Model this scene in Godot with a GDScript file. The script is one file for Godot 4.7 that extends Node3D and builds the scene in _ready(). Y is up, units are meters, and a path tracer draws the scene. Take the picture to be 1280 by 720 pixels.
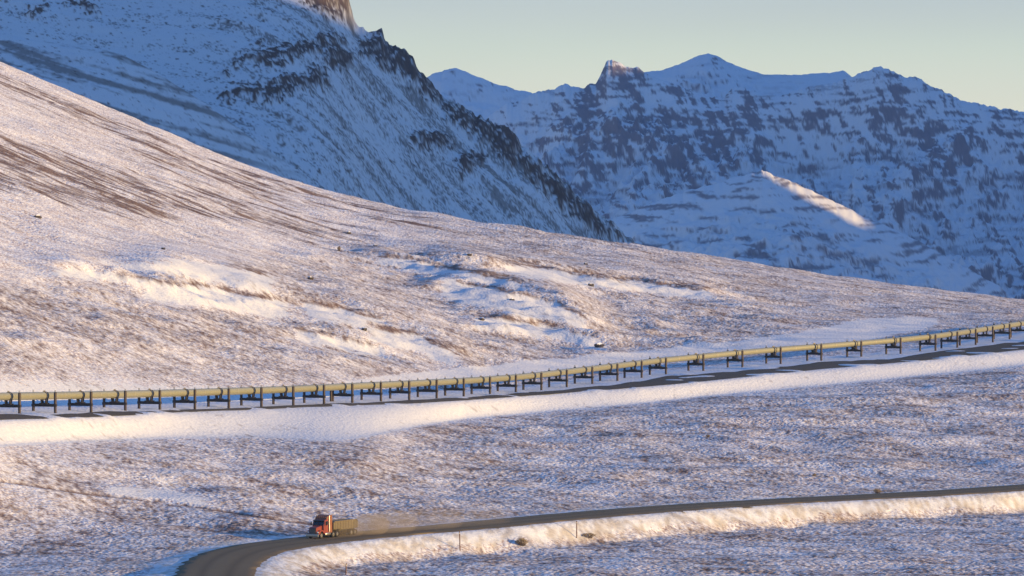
extends Node3D
# Units are metres, y is up. The road by the truck lies at y = 0, the camera stands 66 m above it.

const F := 7115.0            # focal length in pixels of the 1280 wide photograph
const EYE := 66.0
const PITCH := 0.022484      # looking down

var pad_u: Array = []        # pipeline supports: photograph column
var pad_d: Array = []        # and depth
var road_pts: PackedVector3Array = PackedVector3Array()
var road_grid: PackedFloat32Array = PackedFloat32Array()
var road_grid_h: PackedFloat32Array = PackedFloat32Array()
const RGX0 := -110.0
const RGD0 := 740.0
const RGW := 330
const RGH := 560

var rng := RandomNumberGenerator.new()
var used := {}

# ------------------------------------------------------------------ helpers
func noise(sd: int, period: float, oct: int = 1, ridged := false, gain := 0.5) -> FastNoiseLite:
	var n := FastNoiseLite.new()
	n.seed = sd
	n.noise_type = FastNoiseLite.TYPE_SIMPLEX_SMOOTH
	n.frequency = 1.0 / period
	if ridged:
		n.fractal_type = FastNoiseLite.FRACTAL_RIDGED
	elif oct > 1:
		n.fractal_type = FastNoiseLite.FRACTAL_FBM
	else:
		n.fractal_type = FastNoiseLite.FRACTAL_NONE
	n.fractal_octaves = oct
	n.fractal_gain = gain
	return n

func slope_of(v: float) -> float:
	return tan(atan((360.0 - v) / F) - PITCH)

func height_at(v: float, d: float) -> float:
	return EYE + slope_of(v) * d

func depth_on(v: float, h: float) -> float:
	return (h - EYE) / slope_of(v)

func row_of(h: float, d: float) -> float:
	return 360.0 - F * tan(atan((h - EYE) / d) + PITCH)

func x_at(u: float, d: float) -> float:
	return (u - 640.0) / F * d

# piecewise linear / smooth table: keys in xs, values in ys
func tab(xs: Array, ys: Array, x: float) -> float:
	var n := xs.size()
	if x <= xs[0]:
		return ys[0] + (x - xs[0]) * (ys[1] - ys[0]) / (xs[1] - xs[0])
	if x >= xs[n - 1]:
		return ys[n - 1] + (x - xs[n - 1]) * (ys[n - 1] - ys[n - 2]) / (xs[n - 1] - xs[n - 2])
	var k := 0
	while xs[k + 1] < x:
		k += 1
	var t: float = (x - xs[k]) / (xs[k + 1] - xs[k])
	return lerpf(ys[k], ys[k + 1], t)

func stab(xs: Array, ys: Array, x: float) -> float:   # smoothed with a small window
	var s := 0.0
	for o in [-36.0, -18.0, 0.0, 18.0, 36.0]:
		s += tab(xs, ys, x + o)
	return s / 5.0

func mat(c: Color, rough := 0.8, metal := 0.0) -> StandardMaterial3D:   # c is linear
	var m := StandardMaterial3D.new()
	m.albedo_color = c.linear_to_srgb()
	m.roughness = rough
	m.metallic = metal
	return m

func numbered(called: String) -> String:
	if not used.has(called):
		used[called] = 0
		return called
	used[called] += 1
	return "%s_%03d" % [called, used[called]]

func tag(o: Node, label: String, category: String, group := "") -> void:
	o.set_meta("label", label)
	o.set_meta("category", category)
	if group != "":
		o.set_meta("group", group)

func thing(called: String, label: String, category: String, at: Vector3, turn := 0.0, group := "") -> Node3D:
	var o := Node3D.new()
	o.name = numbered(called)
	add_child(o)
	o.position = at
	o.rotation.y = turn
	tag(o, label, category, group)
	return o

func part(called: String, mesh: Mesh, m: Material, parent: Node) -> MeshInstance3D:
	var o := MeshInstance3D.new()
	o.name = called
	o.mesh = mesh
	o.material_override = m
	parent.add_child(o, true)
	return o

func structure(called: String, mesh: Mesh, m: Material) -> MeshInstance3D:
	var o := MeshInstance3D.new()
	o.name = numbered(called)
	o.mesh = mesh
	o.material_override = m
	o.set_meta("kind", "structure")
	add_child(o)
	return o

# A box with chamfered edges
func box(size: Vector3, at := Vector3.ZERO, bevel := 0.02, basis := Basis.IDENTITY) -> ArrayMesh:
	var st := SurfaceTool.new()
	st.begin(Mesh.PRIMITIVE_TRIANGLES)
	add_box(st, size, at, bevel, basis)
	st.generate_normals()
	return st.commit()

func quad(st: SurfaceTool, a: Vector3, b: Vector3, c: Vector3, d: Vector3, centre: Vector3) -> void:
	# clockwise seen from outside
	var n := (b - a).cross(c - a)
	if n.dot((a + c) * 0.5 - centre) > 0.0:
		for p in [a, c, b, a, d, c]:
			st.add_vertex(p)
	else:
		for p in [a, b, c, a, c, d]:
			st.add_vertex(p)

func tri(st: SurfaceTool, a: Vector3, b: Vector3, c: Vector3, centre: Vector3) -> void:
	var n := (b - a).cross(c - a)
	if n.dot((a + b + c) / 3.0 - centre) > 0.0:
		for p in [a, c, b]:
			st.add_vertex(p)
	else:
		for p in [a, b, c]:
			st.add_vertex(p)

func add_box(st: SurfaceTool, size: Vector3, at: Vector3, bevel := 0.02, basis := Basis.IDENTITY) -> void:
	st.set_smooth_group(-1)
	var h := size * 0.5
	var k := minf(bevel, minf(h.x, minf(h.y, h.z)) * 0.6)
	var P := func(sx: float, sy: float, sz: float, axis: int) -> Vector3:
		var v := Vector3(sx * (h.x - k), sy * (h.y - k), sz * (h.z - k))
		v[axis] = [sx, sy, sz][axis] * h[axis]
		return at + basis * v
	for axis in 3:
		var a1 := (axis + 1) % 3
		var a2 := (axis + 2) % 3
		for s in [-1.0, 1.0]:
			var c := []
			for q in [[-1.0, -1.0], [1.0, -1.0], [1.0, 1.0], [-1.0, 1.0]]:
				var sg := [0.0, 0.0, 0.0]
				sg[axis] = s
				sg[a1] = q[0]
				sg[a2] = q[1]
				c.append(P.call(sg[0], sg[1], sg[2], axis))
			quad(st, c[0], c[1], c[2], c[3], at)
	for axis in 3:                       # edges along this axis
		var a1 := (axis + 1) % 3
		var a2 := (axis + 2) % 3
		for s1 in [-1.0, 1.0]:
			for s2 in [-1.0, 1.0]:
				var c := []
				for q in [[-1.0, a1], [1.0, a1], [1.0, a2], [-1.0, a2]]:
					var sg := [0.0, 0.0, 0.0]
					sg[axis] = q[0]
					sg[a1] = s1
					sg[a2] = s2
					c.append(P.call(sg[0], sg[1], sg[2], q[1]))
				quad(st, c[0], c[1], c[2], c[3], at)
	for sx in [-1.0, 1.0]:
		for sy in [-1.0, 1.0]:
			for sz in [-1.0, 1.0]:
				tri(st, P.call(sx, sy, sz, 0), P.call(sx, sy, sz, 1), P.call(sx, sy, sz, 2), at)

# Tube through points, with radius list
func add_tube(st: SurfaceTool, pts: Array, radii: Array, sides := 12, caps := true) -> void:
	st.set_smooth_group(1)
	var rings := []
	for i in pts.size():
		var t: Vector3 = (pts[mini(i + 1, pts.size() - 1)] - pts[maxi(i - 1, 0)]).normalized()
		var up := Vector3.UP if absf(t.y) < 0.95 else Vector3.RIGHT
		var r := t.cross(up).normalized()
		var w := r.cross(t)
		var ring := []
		for k in sides:
			var an := TAU * k / sides
			ring.append(pts[i] + (r * cos(an) + w * sin(an)) * radii[i])
		rings.append(ring)
	for i in pts.size() - 1:
		var mid: Vector3 = (pts[i] + pts[i + 1]) * 0.5
		for k in sides:
			var k2 := (k + 1) % sides
			quad(st, rings[i][k], rings[i][k2], rings[i + 1][k2], rings[i + 1][k], mid)
	if caps:
		st.set_smooth_group(-1)
		for e in [0, pts.size() - 1]:
			var inner: Vector3 = pts[1] if e == 0 else pts[pts.size() - 2]
			for k in sides:
				tri(st, pts[e], rings[e][k], rings[e][(k + 1) % sides], inner)

func tube(pts: Array, radii: Array, sides := 12, caps := true) -> ArrayMesh:
	var st := SurfaceTool.new()
	st.begin(Mesh.PRIMITIVE_TRIANGLES)
	add_tube(st, pts, radii, sides, caps)
	st.generate_normals()
	return st.commit()

# A prism: outline in (z, y), extruded along x from x0 to x1, with the outline at x1 optionally pulled in
func prism(outline: Array, x0: float, x1: float, bevel := 0.05) -> ArrayMesh:
	var st := SurfaceTool.new()
	st.begin(Mesh.PRIMITIVE_TRIANGLES)
	st.set_smooth_group(-1)
	var c2 := Vector2.ZERO
	for p in outline:
		c2 += p
	c2 /= outline.size()
	var cen := Vector3((x0 + x1) * 0.5, c2.y, c2.x)
	var stations := [[x0, true], [x0 + bevel, false], [x1 - bevel, false], [x1, true]]
	var rings := []
	for s in stations:
		var ring := []
		for p in outline:
			var q: Vector2 = p
			if s[1]:
				q = p - (p - c2).normalized() * bevel
			ring.append(Vector3(s[0], q.y, q.x))
		rings.append(ring)
	var n := outline.size()
	for i in 3:
		for k in n:
			quad(st, rings[i][k], rings[i][(k + 1) % n], rings[i + 1][(k + 1) % n], rings[i + 1][k], cen)
	var poly := PackedVector2Array(outline)
	var idx := Geometry2D.triangulate_polygon(poly)
	for e in [0, 3]:
		for k in range(0, idx.size(), 3):
			tri(st, rings[e][idx[k]], rings[e][idx[k + 1]], rings[e][idx[k + 2]], cen)
	st.generate_normals()
	return st.commit()

# ------------------------------------------------------------------ sheets of terrain
# Rows of points (cols x rows), their colours -> one mesh with smooth normals
func sheet(pos: PackedVector3Array, col: PackedColorArray, cols: int, rows: int, nrm: PackedVector3Array, mask := PackedByteArray()) -> ArrayMesh:
	var idx := [PackedInt32Array(), PackedInt32Array()]
	var one := PackedInt32Array()
	var two := PackedInt32Array()
	one.resize((cols - 1) * (rows - 1) * 6)
	if mask.size():
		two.resize(one.size())
	var w := 0
	var w2 := 0
	for j in rows - 1:
		for i in cols - 1:
			var a := j * cols + i
			if mask.size() and mask[a] == 1:
				two[w2] = a
				two[w2 + 1] = a + cols
				two[w2 + 2] = a + 1
				two[w2 + 3] = a + 1
				two[w2 + 4] = a + cols
				two[w2 + 5] = a + cols + 1
				w2 += 6
				continue
			one[w] = a
			one[w + 1] = a + cols
			one[w + 2] = a + 1
			one[w + 3] = a + 1
			one[w + 4] = a + cols
			one[w + 5] = a + cols + 1
			w += 6
	one.resize(w)
	two.resize(w2)
	idx = [one, two]
	var m := ArrayMesh.new()
	for k in (2 if w2 > 0 else 1):
		var arr := []
		arr.resize(Mesh.ARRAY_MAX)
		arr[Mesh.ARRAY_VERTEX] = pos
		arr[Mesh.ARRAY_NORMAL] = nrm
		arr[Mesh.ARRAY_COLOR] = col
		arr[Mesh.ARRAY_INDEX] = idx[k]
		m.add_surface_from_arrays(Mesh.PRIMITIVE_TRIANGLES, arr)
	return m

func normals_of(pos: PackedVector3Array, cols: int, rows: int) -> PackedVector3Array:
	var out := PackedVector3Array()
	out.resize(cols * rows)
	for j in rows:
		var ja := maxi(j - 1, 0) * cols
		var jb := mini(j + 1, rows - 1) * cols
		for i in cols:
			var dx := pos[j * cols + mini(i + 1, cols - 1)] - pos[j * cols + maxi(i - 1, 0)]
			var dz := pos[jb + i] - pos[ja + i]
			out[j * cols + i] = dx.cross(dz).normalized()
	return out

func ground_material(tile: float, bump: float, contrast: float, sd: int) -> StandardMaterial3D:
	var m := StandardMaterial3D.new()
	m.vertex_color_use_as_albedo = true
	m.roughness = 0.92
	m.metallic_specular = 0.2
	m.uv1_triplanar = true
	m.uv1_world_triplanar = true
	m.uv1_scale = Vector3.ONE / tile
	var n := noise(sd, 9.0, 5, false, 0.6)
	var im := n.get_seamless_image(1024, 1024, false, false, 0.15)
	var al := Image.create(1024, 1024, false, Image.FORMAT_RGB8)
	im.convert(Image.FORMAT_L8)
	var src := im.get_data()
	var dst := PackedByteArray()
	dst.resize(1024 * 1024 * 3)
	for i in src.size():
		var v := clampi(int(255.0 * (1.0 - contrast * (1.0 - src[i] / 255.0))), 0, 255)
		dst[i * 3] = v
		dst[i * 3 + 1] = v
		dst[i * 3 + 2] = v
	al.set_data(1024, 1024, false, Image.FORMAT_RGB8, dst)
	m.albedo_texture = ImageTexture.create_from_image(al)
	if bump > 0.0:
		var nm := im.duplicate()
		nm.bump_map_to_normal_map(bump)
		m.normal_enabled = true
		m.normal_texture = ImageTexture.create_from_image(nm)
		m.normal_scale = 1.0
	return m

# stubble of dry grass and twigs poking through the snow, as specks of their own colour
func stubble_texture() -> ImageTexture:
	var a := noise(55, 4.2, 2, false, 0.6).get_seamless_image(1024, 1024, false, false, 0.1)
	var b := noise(56, 60.0, 3).get_seamless_image(1024, 1024, false, false, 0.1)
	a.convert(Image.FORMAT_L8)
	b.convert(Image.FORMAT_L8)
	var sa := a.get_data()
	var sb := b.get_data()
	var dst := PackedByteArray()
	dst.resize(1024 * 1024 * 3)
	for i in sa.size():
		var t := smoothstep(118.0, 186.0, sa[i] + (sb[i] - 128) * 0.30)
		dst[i * 3] = int(255.0 - 100.0 * t)
		dst[i * 3 + 1] = int(255.0 - 124.0 * t)
		dst[i * 3 + 2] = int(255.0 - 128.0 * t)
	return ImageTexture.create_from_image(Image.create_from_data(1024, 1024, false, Image.FORMAT_RGB8, dst))

# ------------------------------------------------------------------ layout: pipeline line and road line
# columns of the supports in the photograph and the row of the pipe's centre there
const SUP_U := [-170.0, -125.0, -80.0, -35.0, 10.0, 55.0, 100.0, 143.0, 186.5, 230.5, 273.0, 314.0, 354.0, 392.5, 428.0, 464.0, 499.5, 534.0, 568.0, 601.0, 633.5, 665.5, 697.5, 729.5, 761.0, 791.5, 822.5, 870.0, 919.0, 967.0, 1018.0, 1068.0, 1117.0, 1160.0, 1187.0, 1210.0, 1231.5, 1252.5, 1273.5, 1294.0, 1314.0, 1333.5, 1352.5, 1371.0, 1389.0, 1407.0, 1424.5]
const PIPE_U := [-40.0, 0.0, 100.0, 232.0, 354.0, 421.0, 545.0, 603.0, 665.0, 690.0, 760.0, 820.0, 870.0, 919.0, 1018.0, 1067.0, 1118.0, 1163.0, 1190.0, 1210.0, 1232.0, 1252.0, 1280.0, 1330.0]
const PIPE_V := [496.5, 495.5, 494.0, 491.0, 487.0, 483.7, 478.0, 475.0, 470.0, 467.0, 458.5, 451.5, 446.5, 441.0, 433.6, 429.6, 425.8, 420.6, 417.6, 414.6, 411.2, 408.0, 404.0, 397.0]
var pipe_y: Array = []
var hp_u: Array = []
var hp_h: Array = []

func lay_out_pipeline() -> void:
	var d := 1040.6
	for i in SUP_U.size():
		pad_u.append(SUP_U[i])
		pad_d.append(d)
		if i < SUP_U.size() - 1:
			var lat: float = (SUP_U[i + 1] - SUP_U[i]) * d / F + 0.0
			d += sqrt(maxf(18.3 * 18.3 - lat * lat, 4.0)) * 1.0
	# pipe heights: smooth along the line
	var raw := []
	for i in SUP_U.size():
		raw.append(height_at(tab(PIPE_U, PIPE_V, SUP_U[i]), pad_d[i]))
	for i in raw.size():
		pipe_y.append((raw[maxi(i - 1, 0)] + raw[i] * 2.0 + raw[mini(i + 1, raw.size() - 1)]) / 4.0)
	for i in SUP_U.size():
		hp_u.append(SUP_U[i])
		hp_h.append(pipe_y[i] - lerpf(3.2, 3.9, clampf(SUP_U[i] / 1200.0, 0.0, 1.0)))

const ROAD_U := [256.0, 257.0, 262.0, 268.0, 279.0, 300.0, 334.0, 385.0, 425.0, 500.0, 560.0, 640.0, 720.0, 850.0, 1000.0, 1100.0, 1200.0, 1280.0, 1400.0, 1560.0, 1800.0]
const ROAD_V := [850.0, 790.0, 750.0, 721.0, 703.5, 691.5, 683.0, 676.0, 671.5, 664.5, 659.5, 652.0, 644.5, 634.0, 625.0, 620.0, 614.5, 609.0, 601.0, 591.0, 578.0]
func road_h(u: float) -> float:
	return lerpf(0.0, -2.6, smoothstep(560.0, 1300.0, u))

func lay_out_road() -> void:
	var c := Curve3D.new()
	c.bake_interval = 1.2
	var p := []
	for i in ROAD_U.size():
		var h := road_h(ROAD_U[i])
		var d := depth_on(ROAD_V[i], h)
		p.append(Vector3(x_at(ROAD_U[i], d), h, -d))
	for i in p.size():
		var t: Vector3 = (p[mini(i + 1, p.size() - 1)] - p[maxi(i - 1, 0)]).normalized()
		var la: float = p[i].distance_to(p[maxi(i - 1, 0)]) * 0.33
		var lb: float = p[i].distance_to(p[mini(i + 1, p.size() - 1)]) * 0.33
		c.add_point(p[i], -t * la, t * lb)
	road_pts = c.get_baked_points()
	road_grid.resize(RGW * RGH)
	road_grid.fill(40.0)
	road_grid_h.resize(RGW * RGH)
	for k in range(0, road_pts.size()):
		var q := road_pts[k]
		var gx := q.x - RGX0
		var gd := -q.z - RGD0
		for b in range(maxi(0, int(gd) - 22), mini(RGH, int(gd) + 23)):
			for a in range(maxi(0, int(gx) - 22), mini(RGW, int(gx) + 23)):
				var dd := Vector2(a - gx, b - gd).length()
				if dd < road_grid[b * RGW + a]:
					road_grid[b * RGW + a] = dd
					road_grid_h[b * RGW + a] = q.y

# distance to the road's centre line and the road's height there
func road_near(x: float, d: float) -> Vector2:
	var gx := x - RGX0
	var gd := d - RGD0
	if gx < 0.0 or gd < 0.0 or gx >= RGW - 1 or gd >= RGH - 1:
		return Vector2(40.0, 0.0)
	var a := int(gx)
	var b := int(gd)
	var fx := gx - a
	var fy := gd - b
	var i := b * RGW + a
	var dist := lerpf(lerpf(road_grid[i], road_grid[i + 1], fx), lerpf(road_grid[i + RGW], road_grid[i + RGW + 1], fx), fy)
	return Vector2(dist, road_grid_h[i])

# ------------------------------------------------------------------ the near ground
const CREST_U := [-320.0, 0.0, 50.0, 100.0, 200.0, 300.0, 400.0, 480.0, 600.0, 800.0, 1000.0, 1280.0, 1640.0]
const CREST_V := [-70.0, 78.0, 98.0, 121.0, 163.0, 204.0, 237.0, 257.0, 280.0, 308.0, 340.0, 378.0, 425.0]
const CREST_D := [2450.0, 2350.0, 2340.0, 2330.0, 2300.0, 2280.0, 2260.0, 2240.0, 2200.0, 2200.0, 2240.0, 2300.0, 2400.0]
const TOP_U := [-100.0, 0.0, 100.0, 200.0, 300.0, 400.0, 500.0, 600.0, 650.0, 700.0, 800.0, 900.0, 1000.0, 1100.0, 1200.0, 1280.0, 1400.0]
const TOP_V := [527.0, 525.0, 522.0, 517.0, 511.0, 508.5, 505.0, 499.5, 495.0, 491.5, 484.0, 475.0, 464.0, 455.5, 446.0, 437.0, 424.0]
const FOOT_U := [-100.0, 0.0, 100.0, 200.0, 330.0, 430.0, 520.0, 600.0, 700.0, 830.0, 900.0, 1000.0, 1100.0, 1200.0, 1280.0, 1400.0]
const FOOT_V := [566.0, 557.0, 552.0, 548.0, 546.0, 552.0, 533.0, 521.0, 509.0, 500.0, 494.0, 485.0, 475.0, 465.0, 457.0, 443.0]

# snow banks at the foot of the hill: columns from, to, height, rows of face, lip line
const BANKS := [
	[40.0, 330.0, 0.9, 26.0, [[38.0, 80.0, 140.0, 240.0, 330.0], [274.0, 291.0, 312.0, 324.0, 343.0]]],
	[60.0, 215.0, 3.3, 14.0, [[60.0, 160.0, 215.0], [330.0, 346.0, 356.0]]],
	[190.0, 350.0, 5.4, 26.0, [[190.0, 260.0, 350.0], [352.0, 360.0, 376.0]]],
	[390.0, 470.0, 3.6, 20.0, [[390.0, 430.0, 470.0], [380.0, 386.0, 398.0]]],
	[380.0, 470.0, 3.6, 16.0, [[370.0, 470.0], [412.0, 432.0]]],
	[470.0, 560.0, 3.9, 22.0, [[470.0, 520.0, 560.0], [410.0, 420.0, 438.0]]],
	[560.0, 720.0, 6.3, 30.0, [[550.0, 620.0, 690.0, 720.0], [346.0, 362.0, 378.0, 392.0]]],
	[600.0, 740.0, 3.9, 18.0, [[600.0, 680.0, 740.0], [396.0, 406.0, 420.0]]],
	[480.0, 640.0, 3.9, 14.0, [[470.0, 560.0, 640.0], [318.0, 335.0, 350.0]]],
	[640.0, 880.0, 3.3, 14.0, [[640.0, 760.0, 880.0], [330.0, 348.0, 362.0]]],
]
# dry grass showing through on the hill (centre line and half width in rows)
const BROWN := [
	[Vector3(-240, 10, 6), Vector3(0, 100, 7), Vector3(130, 156, 8), Vector3(270, 212, 6), Vector3(400, 246, 5), Vector3(600, 292, 4)],
	[Vector3(-240, 130, 40), Vector3(0, 205, 36), Vector3(150, 235, 28), Vector3(300, 268, 14), Vector3(430, 300, 6), Vector3(520, 322, 3)],
	[Vector3(150, 178, 5), Vector3(330, 246, 6), Vector3(470, 290, 3)],
]
var g_cols: Array = []
var nz := {}

class Column:
	var u := 0.0
	var dp := 0.0
	var hp := 0.0
	var s := 0.4
	var de := 0.0
	var df := 0.0
	var hf := 0.0
	var d0 := 0.0
	var h0 := 0.0
	var hfg := 0.0
	var dr := 0.0
	var dc := 0.0
	var hc := 0.0
	var hb := 0.0
	var db := 0.0
	var dsw := 0.0
	var pe := 1.0
	var banks: Array = []
	var sw_lo := -1.0
	var sw_hi := -1.0

func make_column(u: float) -> Column:
	var c := Column.new()
	c.u = u
	c.dp = stab(pad_u, pad_d, u)
	c.hp = stab(hp_u, hp_h, u)
	var du := stab(pad_u, pad_d, u + 30.0) - stab(pad_u, pad_d, u - 30.0)
	var lat := 60.0 * c.dp / F
	c.s = lat / sqrt(lat * lat + du * du)
	c.de = minf(depth_on(stab(TOP_U, TOP_V, u), c.hp), c.dp - 6.0 / c.s)
	c.hf = c.hp - lerpf(3.7, 3.2, smoothstep(200.0, 800.0, u))
	c.df = minf(depth_on(stab(FOOT_U, FOOT_V, u), c.hf), c.de - 8.0 / c.s)
	# road side; left of the bend the tundra runs on without the road
	var rh := road_h(u)
	var w := smoothstep(285.0, 400.0, u)
	c.dr = lerpf(956.0, depth_on(tab(ROAD_U.slice(5), ROAD_V.slice(5), maxf(u, 310.0)), rh), w)
	c.d0 = c.dr + lerpf(9.0, 14.0, w)
	c.h0 = rh - lerpf(0.8, 0.7, w)
	c.hfg = rh - lerpf(0.9, 3.6, smoothstep(230.0, 520.0, u))
	for b in BANKS:
		if u > b[0] - 60.0 and u < b[1] + 60.0:
			var f := smoothstep(b[0] - 60.0, b[0] + 40.0, u) * (1.0 - smoothstep(b[1] - 40.0, b[1] + 60.0, u))
			var ends: float = smoothstep(b[0] - 30.0, b[0] + 10.0, u) * (1.0 - smoothstep(b[1] - 10.0, b[1] + 30.0, u))
			c.banks.append([tab(b[4][0], b[4][1], u), f * b[2] * 0.7, b[3], ends])
	if u > 430.0 and u < 1172.0:
		c.sw_lo = tab(SWALE_U, SWALE_LO, u)
		c.sw_hi = tab(SWALE_U, SWALE_HI, u)
	c.dc = stab(CREST_U, CREST_D, u)
	c.hc = height_at(stab(CREST_U, CREST_V, u), c.dc)
	var sw := smoothstep(380.0, 560.0, u) * (1.0 - smoothstep(1130.0, 1260.0, u))
	c.hb = c.hp - lerpf(0.8, 1.2, sw)
	c.db = c.dp + 7.0 / c.s
	c.dsw = c.db + lerpf(20.0, 60.0, sw)
	c.pe = lerpf(0.78, 1.0, smoothstep(100.0, 900.0, u))
	return c

func base_height(c: Column, d: float) -> float:
	if d < c.d0:
		return lerpf(c.hfg, c.h0, smoothstep(c.dr - 12.0, c.d0, d))
	if d < c.df:
		var t := (d - c.d0) / (c.df - c.d0)
		return lerpf(c.h0, c.hf, lerpf(t, t * t * (3.0 - 2.0 * t), 0.5))
	if d < c.de:
		return lerpf(c.hf, c.hp, smoothstep(c.df, c.de, d))
	if d < c.db:
		return c.hp
	if d < c.dsw:
		return lerpf(c.hp, c.hb, smoothstep(c.db, c.db + 14.0 / c.s, d))
	if d < c.dc:
		var f := (d - c.dsw) / (c.dc - c.dsw)
		return lerpf(c.hb, c.hc, pow(f, c.pe))
	var o := d - c.dc
	return c.hc - 0.0004 * o * o

# height without the finest relief: what objects stand on
func ground_height(x: float, d: float) -> float:
	var u := 640.0 + x / d * F
	return shaped(make_column(u), x, d, u)

func shaped(c: Column, x: float, d: float, u: float) -> float:
	var h := base_height(c, d)
	var pad := smoothstep(c.de - 6.0 / c.s, c.de + 1.0, d) * (1.0 - smoothstep(c.db, c.db + 10.0 / c.s, d))
	var bank := smoothstep(c.df - 6.0, c.df + 4.0, d) * (1.0 - smoothstep(c.de, c.de + 5.0, d))
	var calm := 1.0 - 0.92 * pad - 0.55 * bank * (1.0 - pad)
	# broad rises
	var behind := smoothstep(c.dsw, c.dsw + 120.0, d)
	var front := smoothstep(c.d0, c.d0 + 60.0, d) * (1.0 - smoothstep(c.df - 60.0, c.df, d))
	h += nz.broad.get_noise_2d(x, d) * (0.9 * front + 1.2 * behind) * calm
	h += nz.swell.get_noise_2d(x * 0.8, d) * (0.95 * front + 0.6 * behind + 0.6 * (1.0 - smoothstep(c.dr - 26.0, c.dr - 8.0, d))) * calm
	# hummocky ground at the foot of the hill: banks that run down the fall line
	if behind > 0.0:
		var v := row_of(h, d)
		var zone := behind * (1.0 - smoothstep(c.dc - 330.0, c.dc - 80.0, d)) * smoothstep(300.0, 335.0, v + (u * 0.08 - 30.0)) * (1.0 - smoothstep(880.0, 1050.0, u))
		if zone > 0.0:
			var fx := x * 0.95 + d * 0.22
			var fd := -x * 0.22 + d * 0.95
			h += zone * (nz.hump.get_noise_2d(fx * 0.5, fd * 0.75) * 1.7 + nz.hump2.get_noise_2d(fx, fd * 0.7) * 0.45)
		var up := behind * (1.0 - smoothstep(300.0, 340.0, v))
		if up > 0.0:
			# gentle runnels down the hill
			var across := x * 0.36 + d * 0.93
			h += up * nz.run.get_noise_2d(x * 0.18, across) * 0.7
	if behind > 0.0 and c.banks.size():
		var v2 := row_of(h, d)
		var near := 1.0 - smoothstep(c.dc - 330.0, c.dc - 60.0, d)
		for b in c.banks:
			var sv: float = v2 - b[0]
			if sv > -60.0 and sv < b[2]:
				h += near * b[1] * ((1.0 - smoothstep(0.0, b[2], sv)) if sv > 0.0 else smoothstep(-60.0, 0.0, sv))
	# drifts across the gravel of the pad
	if pad > 0.0:
		h += pad * maxf(0.0, nz.drift.get_noise_2d(x * 0.9 + d * 0.35, d * 0.55) * 0.9 - 0.17)
	# the road
	if d < RGD0 + RGH:
		var r := road_near(x, d)
		if r.x < 39.0:
			h = lerpf(r.y - 0.18, h, smoothstep(6.3, 15.0 + 3.5 * nz.swell.get_noise_2d(x, d), r.x))
	return h

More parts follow.
